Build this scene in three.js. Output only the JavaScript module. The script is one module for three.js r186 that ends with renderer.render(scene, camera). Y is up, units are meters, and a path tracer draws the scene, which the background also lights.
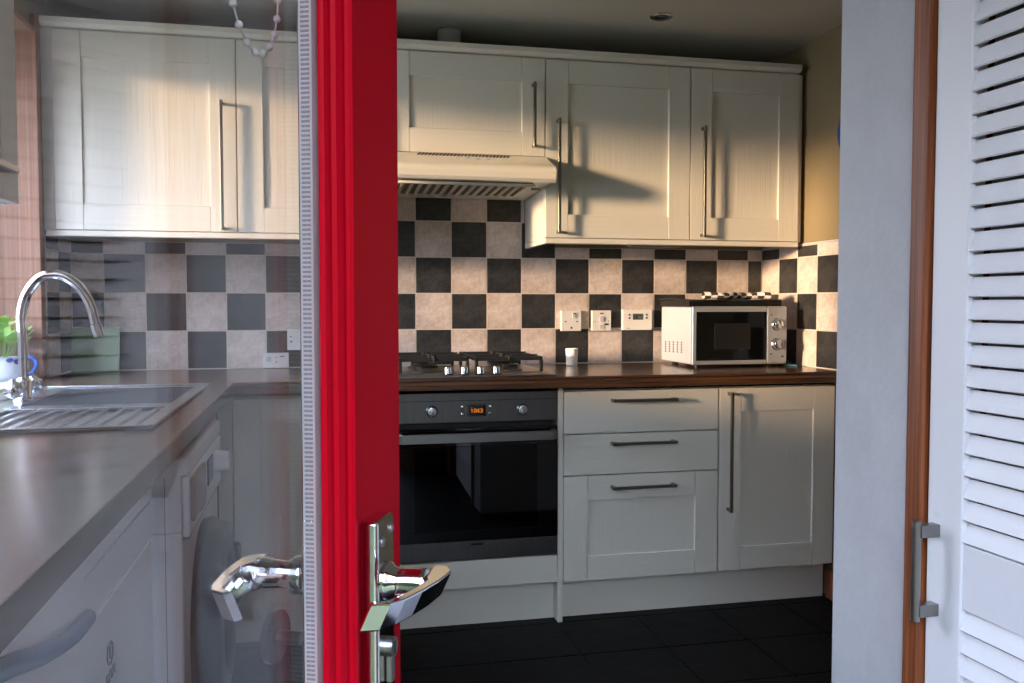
import * as THREE from 'three';
import { RoundedBoxGeometry } from 'three/addons/geometries/RoundedBoxGeometry.js';
import { mergeGeometries } from 'three/addons/utils/BufferGeometryUtils.js';

// ---------------------------------------------------------------- camera, sky, sun, exposure
const scene = new THREE.Scene();
const camera = new THREE.PerspectiveCamera(42.445, 1024 / 683, 0.02, 200);
camera.position.set(-0.4024, 1.1658, 3.6524);
camera.rotation.order = 'YXZ';
camera.rotation.set(THREE.MathUtils.degToRad(-2.5), THREE.MathUtils.degToRad(-12.53), 0);
scene.add(camera);
const renderer = new THREE.WebGLRenderer();
renderer.toneMapping = THREE.LinearToneMapping;
renderer.toneMappingExposure = 1.0;
renderer.shadowMap.enabled = true;

// evening sky: thin high cloud, the same all the way round
{
  const W = 64, H = 32, d = new Float32Array(W * H * 4);
  for (let j = 0; j < H; j++) {
    const k = (1 + 2 * Math.sin(Math.max(0, ((j + 0.5) / H - 0.5) * Math.PI))) / 3;      // thin overcast: three times brighter overhead than at the horizon
    const b = Math.max(0, k * 1.5 - 0.5);                                              // whiter towards the horizon, bluer overhead
    for (let i = 0; i < W; i++) d.set([(0.97 - 0.26 * b) * k, (1.0 - 0.04 * b) * k, (1.10 + 0.32 * b) * k, 1], (j * W + i) * 4);
  }
  const t = new THREE.DataTexture(d, W, H, THREE.RGBAFormat, THREE.FloatType);
  t.mapping = THREE.EquirectangularReflectionMapping; t.magFilter = THREE.LinearFilter; t.needsUpdate = true;
  scene.background = t; scene.environment = t;
  scene.backgroundIntensity = scene.environmentIntensity = 21;
}
const SUN = new THREE.Vector3(1, -0.10, -0.36).normalize();
const sun = new THREE.DirectionalLight(new THREE.Color(1.0, 0.68, 0.39), 8.0);
sun.position.copy(SUN).multiplyScalar(-9).add(new THREE.Vector3(0.3, 1.4, 0.6));
sun.target.position.set(0.3, 1.4, 0.6);
sun.castShadow = true; sun.shadow.radius = 11; sun.shadow.mapSize.set(2048, 2048);
Object.assign(sun.shadow.camera, { left: -4, right: 4, top: 3, bottom: -3, near: 0.5, far: 20 });
scene.add(sun, sun.target);

// ---------------------------------------------------------------- helpers
let seed = 12345;
const rnd = () => ((seed = (seed * 1664525 + 1013904223) >>> 0) / 4294967296);
const rr = (a, b) => a + (b - a) * rnd();
const taken = {};
const numbered = (n) => { const k = taken[n] = (taken[n] ?? -1) + 1; return k ? n + '_' + String(k).padStart(3, '0') : n; };
const shade = (m) => { m.castShadow = m.receiveShadow = true; return m; };
function uvm(g, swap = false, ou = 0, ov = 0) {            // texture coordinates in metres, by the way each face points
  if (g.index) g = g.toNonIndexed();
  const p = g.attributes.position, n = g.attributes.normal, uv = new Float32Array(p.count * 2);
  for (let i = 0; i < p.count; i++) {
    const x = p.getX(i), y = p.getY(i), z = p.getZ(i), a = Math.abs(n.getX(i)), b = Math.abs(n.getY(i)), c = Math.abs(n.getZ(i));
    let u, v;
    if (a >= b && a >= c) { u = z; v = y; } else if (b >= c) { u = x; v = z; } else { u = x; v = y; }
    if (swap) [u, v] = [v, u];
    uv[2 * i] = u + ou; uv[2 * i + 1] = v + ov;
  }
  g.setAttribute('uv', new THREE.BufferAttribute(uv, 2));
  return g;
}
// box from corner to corner, edges rounded by r
function bx(x0, x1, y0, y1, z0, z1, r = 0, swap = false) {
  const w = x1 - x0, h = y1 - y0, d = z1 - z0;
  const g = r ? new RoundedBoxGeometry(w, h, d, 1, Math.min(r, w / 2.01, h / 2.01, d / 2.01)) : new THREE.BoxGeometry(w, h, d);
  const q = uvm(g, swap, rnd() * 3, rnd() * 3);
  q.translate((x0 + x1) / 2, (y0 + y1) / 2, (z0 + z1) / 2);
  return q;
}
function cyl(r0, r1, h, at, axis = 'y', seg = 24) {        // r0 at the low end; centred on at
  const g = new THREE.CylinderGeometry(r1, r0, h, seg).toNonIndexed();
  if (axis === 'x') g.rotateZ(-Math.PI / 2);
  if (axis === 'z') g.rotateX(Math.PI / 2);
  return g.translate(...at);
}
function lathe(pts, at = [0, 0, 0], axis = 'y', seg = 28) {
  const g = new THREE.LatheGeometry(pts.map((p) => new THREE.Vector2(...p)), seg).toNonIndexed();
  if (axis === 'x') g.rotateZ(-Math.PI / 2);
  if (axis === 'z') g.rotateX(Math.PI / 2);
  return g.translate(...at);
}
function tube(pts, r, seg = 24, rs = 10, closed = false) {
  return new THREE.TubeGeometry(new THREE.CatmullRomCurve3(pts.map((p) => new THREE.Vector3(...p)), closed), seg, r, rs, closed).toNonIndexed();
}
// profile given as [a, b] pairs; extruded along one axis
function prism(pts, depth, bevel = 0) {
  const s = new THREE.Shape(pts.map((p) => new THREE.Vector2(...p)));
  return uvm(new THREE.ExtrudeGeometry(s, { depth, bevelEnabled: bevel > 0, bevelSize: bevel, bevelThickness: bevel, bevelSegments: 2, curveSegments: 8 }));
}
const flat = (gs) => mergeGeometries(gs.map((g) => { g = g.index ? g.toNonIndexed() : g; if (!g.attributes.uv) g.setAttribute('uv', new THREE.BufferAttribute(new Float32Array(g.attributes.position.count * 2), 2)); return g; }));
function mesh(name, g, m, parent) {
  const o = shade(new THREE.Mesh(Array.isArray(g) ? flat(g) : g, m));
  o.name = name; parent.add(o); return o;
}
function thing(name, label, category, pos = [0, 0, 0], turn = 0, group) {
  const o = new THREE.Group(); o.name = numbered(name); o.position.set(...pos); o.rotation.y = turn;
  o.userData = { label, category }; if (group) o.userData.group = group;
  scene.add(o); return o;
}
function struct(name, g, m, label, category) {
  const o = mesh(name, g, m, scene); o.userData = { kind: 'structure', label, category }; return o;
}

// ---------------------------------------------------------------- noise and textures
function noiseGrid(n) { const a = new Float32Array(n * n); for (let i = 0; i < n * n; i++) a[i] = rnd(); return a; }
function vnoise(cells) {                                   // tileable value noise on [0,1)^2
  const [cx, cy] = cells, g = new Float32Array(cx * cy); for (let i = 0; i < g.length; i++) g[i] = rnd();
  return (u, v) => {
    const x = u * cx, y = v * cy, i = Math.floor(x), j = Math.floor(y); let a = x - i, b = y - j;
    a = a * a * (3 - 2 * a); b = b * b * (3 - 2 * b);
    const q = (m, n) => g[(((n % cy) + cy) % cy) * cx + (((m % cx) + cx) % cx)];
    return (q(i, j) * (1 - a) + q(i + 1, j) * a) * (1 - b) + (q(i, j + 1) * (1 - a) + q(i + 1, j + 1) * a) * b;
  };
}
function layers(list) { const fs = list.map(([c, w]) => [vnoise(c), w]); const s = list.reduce((t, l) => t + l[1], 0); return (u, v) => fs.reduce((t, [f, w]) => t + f(u, v) * w, 0) / s; }
function tex(n, size, fn, srgb = true) {                   // fn(u,v) -> [r,g,b] 0..1 ; size = metres covered
  const d = new Uint8Array(n * n * 4);
  for (let j = 0; j < n; j++) for (let i = 0; i < n; i++) {
    const c = fn(i / n, j / n); for (let k = 0; k < 3; k++) d[(j * n + i) * 4 + k] = Math.max(0, Math.min(255, c[k] * 255)); d[(j * n + i) * 4 + 3] = 255;
  }
  const t = new THREE.DataTexture(d, n, n); t.wrapS = t.wrapT = THREE.RepeatWrapping; t.magFilter = THREE.LinearFilter; t.minFilter = THREE.LinearMipmapLinearFilter; t.generateMipmaps = true;
  if (srgb) t.colorSpace = THREE.SRGBColorSpace;
  const s = Array.isArray(size) ? size : [size, size]; t.repeat.set(1 / s[0], 1 / s[1]); t.needsUpdate = true; return t;
}
const hex = (h) => [(h >> 16 & 255) / 255, (h >> 8 & 255) / 255, (h & 255) / 255];
const mix = (a, b, t) => a.map((x, i) => x + (b[i] - x) * t);
const sat = (x) => Math.max(0, Math.min(1, x));
const std = (o) => new THREE.MeshStandardMaterial(o), phy = (o) => new THREE.MeshPhysicalMaterial(o);

const grainN = layers([[[90, 3], 1], [[220, 6], 1], [[30, 4], 0.6]]);
const grainBump = tex(512, 0.5, (u, v) => { const g = grainN(u, v); return [g, g, g]; }, false);
const blotN = layers([[[6, 6], 1], [[17, 17], 0.8], [[60, 60], 0.6], [[160, 160], 0.4]]);
const plasterBump = tex(512, 0.45, (u, v) => { const g = blotN(u, v); return [g, g, g]; }, false);
const stoneN = layers([[[5, 5], 1], [[13, 13], 1], [[37, 37], 0.9], [[110, 110], 0.8]]);
const woodN = layers([[[3, 40], 1], [[5, 110], 0.9], [[9, 240], 0.6]]);
const M = {};
M.cream = std({ color: 0xd7d3c9, roughness: 0.5, bumpMap: grainBump, bumpScale: 0.0007 });
M.carcass = std({ color: 0xd5d1c7, roughness: 0.5 });
M.plasterWarm = std({ color: 0x85775a, roughness: 0.85, bumpMap: plasterBump, bumpScale: 0.0012 });
M.plasterGrey = std({ map: tex(512, 0.7, (u, v) => mix(hex(0xb4b6bc), hex(0xc4c6cb), blotN(u, v)), true), roughness: 0.7, bumpMap: plasterBump, bumpScale: 0.0015 });
M.ceiling = std({ color: 0xbdb9b0, roughness: 0.9 });
M.grout = std({ color: 0xc9c0b2, roughness: 0.85 });
M.lightTile = [0, 1, 2].map((k) => std({ map: tex(256, 0.31 + 0.05 * k, (u, v) => { const s = sat((stoneN(u, v) - 0.5) * 2.2 + 0.5); return mix(hex(0xb6a69c), hex(0xd6cac5), s); }), roughness: 0.38 }));
M.darkTile = [0, 1, 2].map((k) => std({ map: tex(256, 0.33 + 0.05 * k, (u, v) => { const s = sat((stoneN(u, v) - 0.5) * 2.4 + 0.5); return mix(hex(0x1f2023), hex(0x3e3d3d), s); }), roughness: 0.4 }));
const walnut = (u, v) => { const g = sat((woodN(u, v) - 0.5) * 2.4 + 0.5); return mix(hex(0x2c1b12), hex(0x6a4529), g); };
M.worktop = phy({ map: tex(512, [1.2, 0.35], walnut), roughness: 0.24, clearcoat: 0.25, clearcoatRoughness: 0.2 });
const frameWood = (u, v) => { const g = sat((woodN(u, v) - 0.5) * 2.2 + 0.5); return mix(hex(0x5e2c14), hex(0x9c5a34), g); };
M.brownWood = std({ map: tex(512, [1.0, 0.3], frameWood), roughness: 0.42 });
M.pine = std({ map: tex(512, [1.0, 0.3], (u, v) => mix(hex(0x855a46), hex(0xa67c66), sat((woodN(u, v) - 0.5) * 1.8 + 0.5))), roughness: 0.55 });
M.floorTile = [0, 1].map((k) => phy({ specularIntensity: 0.2, map: tex(256, 0.5 + 0.1 * k, (u, v) => mix(hex(0x050506), hex(0x101012), sat((stoneN(u, v) - 0.5) * 2 + 0.5))), roughness: 0.5, bumpMap: plasterBump, bumpScale: 0.002 }));
M.floorGrout = std({ color: 0x1c1c1d, roughness: 0.9 });
M.red = phy({ color: new THREE.Color().setRGB(0.41, 0.0004, 0.010), roughness: 0.5, specularIntensity: 0.12 });
M.chrome = std({ color: 0xd8dade, roughness: 0.08, metalness: 1 });
M.steel = std({ color: 0x9b9a98, roughness: 0.32, metalness: 1 });
M.barSteel = std({ color: 0x8b8780, roughness: 0.3, metalness: 1 });
const brushN = layers([[[2, 200], 1], [[4, 120], 0.6]]);
M.sinkSteel = std({ color: 0xc9ccd0, roughness: 0.25, metalness: 1 });
M.ovenSteel = std({ map: tex(256, [0.5, 0.1], (u, v) => mix(hex(0x686565), hex(0x817e7e), brushN(u, v))), roughness: 0.34, metalness: 1 });
M.black = std({ color: 0x0b0b0c, roughness: 0.45 });
M.blackGloss = phy({ color: 0x050506, roughness: 0.06, clearcoat: 0.5 });
M.iron = std({ color: 0x161617, roughness: 0.6 });
M.enamel = std({ color: 0x1c1c1f, roughness: 0.5 });
M.whitePlastic = std({ color: 0xb6bac3, roughness: 0.4 });
M.socket = std({ color: 0xdcdad6, roughness: 0.4 });
M.hood = phy({ color: 0xded9cb, roughness: 0.28, clearcoat: 0.3 });
M.appliance = phy({ color: 0xdfe3e8, roughness: 0.3, clearcoat: 0.3 });
M.greyPlastic = std({ color: 0x8f9296, roughness: 0.4 });
M.darkPlastic = std({ color: 0x26282c, roughness: 0.35 });
M.smoke = phy({ color: 0x121418, roughness: 0.3 });
M.glass = phy({ color: 0xffffff, transmission: 1, thickness: 0, roughness: 0.0, ior: 1.33 });
M.ovenGlass = phy({ color: 0x4a4d52, transmission: 1, thickness: 0, roughness: 0.02, ior: 1.5 });
M.spacer = std({ color: 0xd6dade, roughness: 0.45, metalness: 0.2 });
M.spacerHole = std({ color: 0x9a989e, roughness: 0.7 });
M.louvre = std({ color: 0xe6e9ef, roughness: 0.45, bumpMap: grainBump, bumpScale: 0.0003 });
M.upvc = std({ color: 0xf4f6f8, roughness: 0.35 });
M.green = phy({ color: 0x8fc08a, roughness: 0.25, transmission: 0.25, thickness: 0 });
M.leaf = phy({ color: 0xa2cc62, roughness: 0.6, transmission: 0.35, thickness: 0 });
M.brick = std({ color: 0xa8a29a, roughness: 0.95 });

// ---------------------------------------------------------------- the room
const XL = -1.3184, XR = 1.5693, YC = 2.236, ZF = 3.58, ZO = 3.83;    // side walls, ceiling, front wall inside and outside
const CX = 0.474, CZ = 2.294;                                          // the built-in cupboard in the right-hand corner
const P = 0.15, TY = 0.90625;                                          // wall tile pitch, height of the first tile joint

// floor of dark slate tiles
{
  const fl = struct('floor', bx(XL - 0.3, XR + 0.2, -0.12, -0.004, -0.2, ZO), M.floorGrout, 'dark slate tiled kitchen floor', 'floor');
  const g = uvm(new RoundedBoxGeometry(0.296, 0.012, 0.296, 1, 0.0015));
  for (let ix = -8; ix <= 2; ix++) for (let iz = 0; iz < 12; iz++) {
    const x = 1.048 + (ix - 0.5) * 0.3, z = 0.45 + iz * 0.3;
    if (x + 0.15 > XR + 0.15 || x - 0.15 < XL - 0.2 || z > ZO - 0.14) continue;
    const t = mesh('floor_tile', g, M.floorTile[(ix + iz) & 1], fl); t.position.set(x, -0.006 + rr(0, 0.0008), z); t.rotation.y = (Math.floor(rnd() * 4)) * Math.PI / 2;
  }
}
struct('ceiling', bx(XL - 0.3, XR + 0.2, YC, YC + 0.15, -0.2, ZO), M.ceiling, 'off white plaster kitchen ceiling', 'ceiling');

// wall tiles: a checkerboard of light and dark stone-effect tiles, each its own piece
const tileG = {};
function tileGeo(w, h) { const k = w.toFixed(4) + '|' + h.toFixed(4); return tileG[k] ??= uvm(new RoundedBoxGeometry(w - 0.0042, h - 0.0042, 0.008, 1, 0.0010)); }
function tileAt(parent, w, h, dark, pos, turn) {
  const m = (dark ? M.darkTile : M.lightTile)[Math.floor(rnd() * 3)];
  const t = mesh('tile', tileGeo(w, h), m, parent); t.position.set(...pos); t.rotation.y = turn; if (rnd() < 0.5) t.rotation.z = Math.PI;
}
const wallBack = struct('wall_back', bx(XL - 0.3, XR + 0.2, -0.12, YC + 0.15, -0.2, -0.010), M.plasterWarm, 'cream plaster back wall behind the checkered tiles', 'wall');
mesh('grout', bx(XL, XR, 0.86, 1.404, -0.010, -0.0013), M.grout, wallBack);
mesh('grout', bx(-0.14, 0.4645, 1.404, 1.69, -0.010, -0.0013), M.grout, wallBack);
function tileRow(j) { const y0 = TY + j * P, y1 = j === 3 ? 1.404 : y0 + P; return [y0, y1]; }
for (let j = 0; j <= 5; j++) for (let i = -9; i <= 10; i++) {
  let x0 = Math.max(i * P, XL + 0.002), x1 = Math.min((i + 1) * P, XR - 0.002), y0 = TY + j * P, y1 = y0 + P;
  const inHood = i >= -1 && i <= 3;
  if (j > 3 && !inHood) continue;
  if (j === 3 && !inHood) y1 = 1.404;
  if (inHood && j >= 3) { if (i === 3 && j > 3) x1 = 0.4645; if (i === 3 && j === 3) x1 = 0.6; if (i === -1 && j > 3) x0 = -0.14; }
  if (j === 5) y1 = 1.69;
  tileAt(wallBack, x1 - x0, y1 - y0, ((i + j) & 1) === 0, [(x0 + x1) / 2, (y0 + y1) / 2, -0.004], 0);
}
const wallRight = struct('wall_right', bx(XR + 0.010, XR + 0.2, -0.12, YC + 0.15, -0.2, ZO), M.plasterWarm, 'cream plaster right wall above a checkered splashback', 'wall');
mesh('grout', bx(XR + 0.0013, XR + 0.010, 0.86, 1.404, 0, 1.05), M.grout, wallRight);
mesh('tile_trim', bx(XR - 0.002, XR + 0.010, 1.404, 1.413, 0, 1.05, 0.002), M.whitePlastic, wallRight);
for (let j = 0; j <= 3; j++) for (let k = 0; k < 7; k++) {
  const y0 = TY + j * P, y1 = j === 3 ? 1.404 : y0 + P;
  tileAt(wallRight, P, y1 - y0, ((k + j) & 1) === 1, [XR + 0.004, (y0 + y1) / 2, (k + 0.5) * P], -Math.PI / 2);
}
// left wall with the window opening
const WZ0 = 0.395, WZ1 = 1.80, WY0 = 0.912, WY1 = 2.085;
const wallLeft = struct('wall_left', [
  bx(XL - 0.28, XL - 0.010, -0.12, YC + 0.15, -0.2, WZ0), bx(XL - 0.28, XL - 0.010, -0.12, YC + 0.15, WZ1, ZO),
  bx(XL - 0.28, XL - 0.010, -0.12, WY0 - 0.03, WZ0, WZ1), bx(XL - 0.28, XL - 0.010, WY1, YC + 0.15, WZ0, WZ1)], M.plasterWarm, 'cream plaster left wall around the sink window', 'wall');
mesh('grout', bx(XL - 0.010, XL - 0.0013, 0.86, 1.404, 0, 0.3), M.grout, wallLeft);
for (let j = 0; j <= 3; j++) for (let k = 0; k < 2; k++) {
  const y0 = TY + j * P, y1 = j === 3 ? 1.404 : y0 + P;
  tileAt(wallLeft, P, y1 - y0, ((k + j) & 1) === 0, [XL - 0.004, (y0 + y1) / 2, (k + 0.5) * P], Math.PI / 2);
}
{
  // timber lining of the window recess, its sill, and a white frame with two panes
  const w = struct('window_1', [
    bx(XL - 0.26, XL - 0.19, WY0, WY0 + 0.16, WZ0 + 0.02, WZ1 - 0.02, 0.004), bx(XL - 0.26, XL - 0.19, WY1 - 0.08, WY1 - 0.02, WZ0 + 0.02, WZ1 - 0.02, 0.004),
    bx(XL - 0.26, XL - 0.19, WY0 + 0.16, WY1 - 0.08, WZ0 + 0.02, WZ0 + 0.125, 0.004), bx(XL - 0.26, XL - 0.19, WY0 + 0.16, WY1 - 0.08, WZ1 - 0.075, WZ1 - 0.02, 0.004)], M.upvc, 'white framed window above the sink', 'window');
  for (const [a, b, s] of [[WZ0, WZ0 + 0.018, 1], [WZ1 - 0.018, WZ1, -1]]) mesh('window_lining', bx(XL - 0.19, XL + 0.012, WY0, WY1, a, b, 0.002, true), M.pine, w);
  mesh('window_lining', bx(XL - 0.19, XL + 0.004, WY1 - 0.018, WY1, WZ0 + 0.018, WZ1 - 0.018, 0.002), M.pine, w);
  mesh('architrave', bx(XL - 0.010, XL + 0.008, WY0, WY1 + 0.05, WZ0 - 0.045, WZ0, 0.004, true), M.pine, w);
  mesh('window_sill', bx(XL - 0.26, XL + 0.004, WY0 - 0.03, WY0, WZ0, WZ1, 0.003), M.upvc, w);
  mesh('pane', bx(XL - 0.228, XL - 0.224, WY0 + 0.15, WY1 - 0.07, WZ0 + 0.115, WZ1 - 0.065), M.glass, w);
}
// front wall around the doorway in which the camera stands
const DX0 = -0.735, DX1 = 0.17, DH = 2.06;
struct('wall_front', [
  bx(XL - 0.28, DX0, -0.12, YC + 0.15, ZF, ZO), bx(DX1, XR + 0.2, -0.12, YC + 0.15, ZF, ZO), bx(DX0, DX1, DH, YC + 0.15, ZF, ZO)], M.plasterWarm, 'plaster wall around the back doorway', 'wall');
struct('trim_1', [
  bx(DX0, DX0 + 0.045, 0, DH, ZF + 0.02, ZF + 0.10, 0.003, true), bx(DX1 - 0.045, DX1, 0, DH, ZF + 0.02, ZF + 0.10, 0.003, true), bx(DX0 + 0.045, DX1 - 0.045, DH - 0.045, DH, ZF + 0.02, ZF + 0.10, 0.003)], M.brownWood, 'brown timber frame of the back doorway', 'door frame');
// built-in cupboard: return wall, front wall with the louvred door, brown frame
struct('wall_cupboard', [
  bx(CX, XR + 0.01, 0, YC, CZ, CZ + 0.10), bx(CX, CX + 0.10, 0, YC, CZ + 0.10, 2.488), bx(CX, CX + 0.10, 2.08, YC, 2.488, 3.40), bx(CX, CX + 0.10, 0, YC, 3.40, ZF)], M.plasterGrey, 'grey plastered end wall of the built-in cupboard', 'wall');
struct('trim_2', [
  bx(CX - 0.006, CX + 0.10, 0, 2.08, 2.488, 2.503, 0.002, true), bx(CX - 0.014, CX + 0.10, 0, 2.08, 2.503, 2.530, 0.003, true),
  bx(CX - 0.010, CX + 0.10, 0, 2.08, 3.37, 3.40, 0.003, true), bx(CX - 0.010, CX + 0.10, 2.05, 2.08, 2.53, 3.37, 0.003)], M.brownWood, 'brown stained timber frame around the white louvred door', 'door frame');
struct('baseboard_right', bx(XR - 0.012, XR + 0.01, 0, 0.11, 0.56, CZ, 0.003, true), M.brownWood, 'brown timber skirting at the foot of the right wall', 'skirting');

// outside: paving, garden fence boards
struct('ground_outside', bx(-14, 14, -0.25, -0.14, -8, 16), std({ map: tex(256, 1.5, (u, v) => mix(hex(0x45482f), hex(0x6b6d4c), blotN(u, v))), roughness: 0.95 }), 'garden lawn outside the back door', 'ground');
struct('wall_outhouse', bx(DX1, 0.45, -0.25, 3.3, ZO + 0.002, 10.4), std({ map: tex(256, 0.8, (u, v) => mix(hex(0x54453c), hex(0x7a6456), blotN(u, v))), roughness: 0.95 }), 'brick outhouse wall beside the back door', 'wall');
{ // garden fence on the sunset side and a hedge at the end of the lawn
  const f = thing('garden_fence', 'close boarded timber fence along the garden', 'fence', [-3.2, -0.14, 2.8]);
  for (let k = 0; k < 34; k++) mesh('board', bx(-0.012 + (k & 1) * 0.012, 0.002 + (k & 1) * 0.012, 0, 2.1, k * 0.2, k * 0.2 + 0.215), M.brownWood, f);
  const h = thing('garden_hedge', 'clipped green hedge at the end of the lawn', 'hedge', [0, -0.14, 11.2]);
  const g = new THREE.BoxGeometry(16, 3.0, 1.2, 90, 18, 8), p = g.attributes.position, n1 = vnoise([64, 64]);
  for (let i = 0; i < p.count; i++) { const x = p.getX(i), y = p.getY(i), z = p.getZ(i), q = (n1(x * 0.11 + y * 0.07 + 2, z * 0.2 + y * 0.19 + 2) - 0.5) * 0.35; p.setXYZ(i, x, y + 1.5 + q * 0.4, z + q); }
  g.computeVertexNormals(); mesh('foliage', uvm(g), std({ map: tex(256, 1.2, (u, v) => mix(hex(0x24361a), hex(0x5d7a35), blotN(u, v))), roughness: 0.95 }), h);
}

// ---------------------------------------------------------------- cabinets
const ST = 0.09;                                            // stile and rail width
function barHandle(parent, len, horizontal, at, mat = M.barSteel) {
  const h = new THREE.Group(); h.name = 'handle'; h.position.set(...at); parent.add(h);
  const s = 0.0055;
  const g = horizontal
    ? [bx(-len / 2, len / 2, -s, s, 0.026, 0.037, 0.0015), bx(-len / 2 + 0.002, -len / 2 + 0.014, -s, s, 0, 0.03, 0.001), bx(len / 2 - 0.014, len / 2 - 0.002, -s, s, 0, 0.03, 0.001)]
    : [bx(-s, s, -len / 2, len / 2, 0.026, 0.037, 0.0015), bx(-s, s, -len / 2 + 0.002, -len / 2 + 0.014, 0, 0.03, 0.001), bx(-s, s, len / 2 - 0.014, len / 2 - 0.002, 0, 0.03, 0.001)];
  parent.remove(h);
  const m = mesh('handle', g, mat, parent); m.position.set(...at); m.userData.label = 'brushed steel bar handle'; return m;
}
// framed door; local origin at the lower left corner of its back, facing +z
function shakerDoor(parent, w, h, pos, turn, name = 'door') {
  const d = mesh(name, bx(ST - 0.01, w - ST + 0.01, ST - 0.01, h - ST + 0.01, 0, 0.011, 0), M.cream, parent);
  d.position.set(...pos); d.rotation.y = turn;
  mesh('stile', bx(0, ST - 0.0004, 0, h, 0, 0.020, 0.0014), M.cream, d); mesh('stile', bx(w - ST + 0.0004, w, 0, h, 0, 0.020, 0.0014), M.cream, d);
  mesh('rail', bx(ST + 0.0004, w - ST - 0.0004, 0, ST, 0, 0.0196, 0.0014, true), M.cream, d); mesh('rail', bx(ST + 0.0004, w - ST - 0.0004, h - ST, h, 0, 0.0196, 0.0014, true), M.cream, d);
  return d;
}
const UZ = 0.325, UY0 = 1.420, UY1 = 2.104;                 // wall cabinets: carcass depth, door bottom and top
function wallCabinet(x0, x1, y0, label, handleSide, hlen, hy, opts = {}) {
  const t = thing('wall_cabinet', label, 'cabinet', [(x0 + x1) / 2, y0, 0], 0, 'cream wall cabinets');
  const hw = (x1 - x0) / 2, h = UY1 - y0;
  mesh('body', [bx(-hw + 0.0005, hw - 0.0005, -0.002, h, 0.005, UZ - 0.002, 0.001)], M.carcass, t);
  const d = shakerDoor(t, 2 * hw - 0.004, h - 0.002, [-hw + 0.002, 0, UZ], 0);
  if (handleSide) barHandle(d, hlen, false, [handleSide < 0 ? 0.047 : 2 * hw - 0.004 - 0.047, hy - y0, 0.020]);
  return t;
}
wallCabinet(-1.278, -0.675, UY0, 'cream framed wall cabinet in the corner above the sink end of the worktop', 1, 0.457, 1.653);
wallCabinet(-0.675, -0.150, UY0, 'cream framed wall cabinet mostly hidden behind the red door', 1, 0.457, 1.653);
wallCabinet(-0.150, 0.464, 1.730, 'short cream wall cabinet directly above the extractor hood', 1, 0.245, 1.883);
wallCabinet(0.464, 1.064, UY0, 'wide cream wall cabinet right of the hood, with the hood shadow on its door', -1, 0.44, 1.654);
wallCabinet(1.064, 1.545, UY0, 'narrower cream wall cabinet above the microwave beside the right wall', -1, 0.44, 1.65);
{
  const t = thing('cornice', 'cream cornice strip along the top of the wall cabinets', 'cornice');
  mesh('strip', prism([[0, 0], [0.353, 0], [0.366, 0.012], [0.366, 0.029], [0, 0.029]], 1.538 + 1.307).rotateY(-Math.PI / 2).translate(1.538, 2.106, 0.005), M.cream, t);
  for (const [x0, x1, lab] of [[-1.307, -0.151, 'cream light pelmet under the two wall cabinets left of the hood'], [0.464, 1.545, 'cream light pelmet under the two wall cabinets right of the hood']]) {
    const p = thing('pelmet', lab, 'pelmet');
    mesh('strip', bx(x0, x1, 1.397, 1.4175, 0.318, 0.347, 0.003, true), M.cream, p);
    if (x0 > 0) mesh('strip', bx(x0, x0 + 0.018, 1.397, 1.4175, 0.005, 0.317, 0.001, true), M.cream, p);
  }
  const f1 = thing('filler_panel', 'narrow cream filler between the corner wall cabinet and the left wall', 'panel');
  mesh('panel', bx(XL + 0.004, -1.279, 1.418, 2.105, 0.25, 0.335, 0.001), M.cream, f1);
  const f2 = thing('filler_panel', 'narrow cream filler between the right-hand wall cabinet and the right wall', 'panel');
  mesh('panel', bx(1.5465, XR - 0.002, 1.418, 2.105, 0.25, 0.325, 0.001), M.cream, f2);
}
{ // wall cabinet on the left wall, only its far end in view
  const t = thing('wall_cabinet', 'cream wall cabinet on the left wall, cut by the left photo edge', 'cabinet', [XL, 1.356, 1.762], 0, 'cream wall cabinets');
  mesh('body', bx(0.014, 0.331, 0, 0.745, 0, 0.60, 0.001), M.carcass, t);
  const d = shakerDoor(t, 0.596, 0.741, [0.333, 0.002, 0.598], Math.PI / 2);
  barHandle(d, 0.30, true, [0.596 - 0.262, 0.050, 0.020]);
}
// base units
const BZ = 0.58;
{
  const t = thing('drawer_unit', 'cream base unit with two drawers and a deep pan drawer, right of the oven', 'drawer unit', [0.4665, 0, 0]);
  const w = 1.0745 - 0.4665;
  mesh('body', bx(0, w - 0.001, 0.145, 0.850, 0.02, BZ - 0.002, 0.001), M.carcass, t);
  for (const [a, b] of [[0.691, 0.845], [0.5385, 0.687]]) {
    const d = mesh('drawer', bx(0.002, w - 0.002, a, b, BZ, BZ + 0.020, 0.002, true), M.cream, t);
    barHandle(d, 0.252, true, [0.304, b - 0.034, BZ + 0.020]);
  }
  const d = shakerDoor(t, w - 0.004, 0.5345 - 0.147, [0.002, 0.147, BZ], 0, 'drawer');
  barHandle(d, 0.252, true, [0.302, 0.344, 0.020]);
}
{
  const t = thing('base_cabinet', 'cream base cabinet with a tall framed door under the microwave', 'cabinet', [1.0765, 0, 0], 0, 'cream base cabinets');
  const w = XR - 0.006 - 1.0765;
  mesh('body', bx(0, w, 0.145, 0.850, 0.02, BZ - 0.002, 0.001), M.carcass, t);
  const d = shakerDoor(t, w - 0.004, 0.698, [0.002, 0.147, BZ], 0);
  barHandle(d, 0.455, false, [0.036, 0.458, 0.020]);
}
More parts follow.
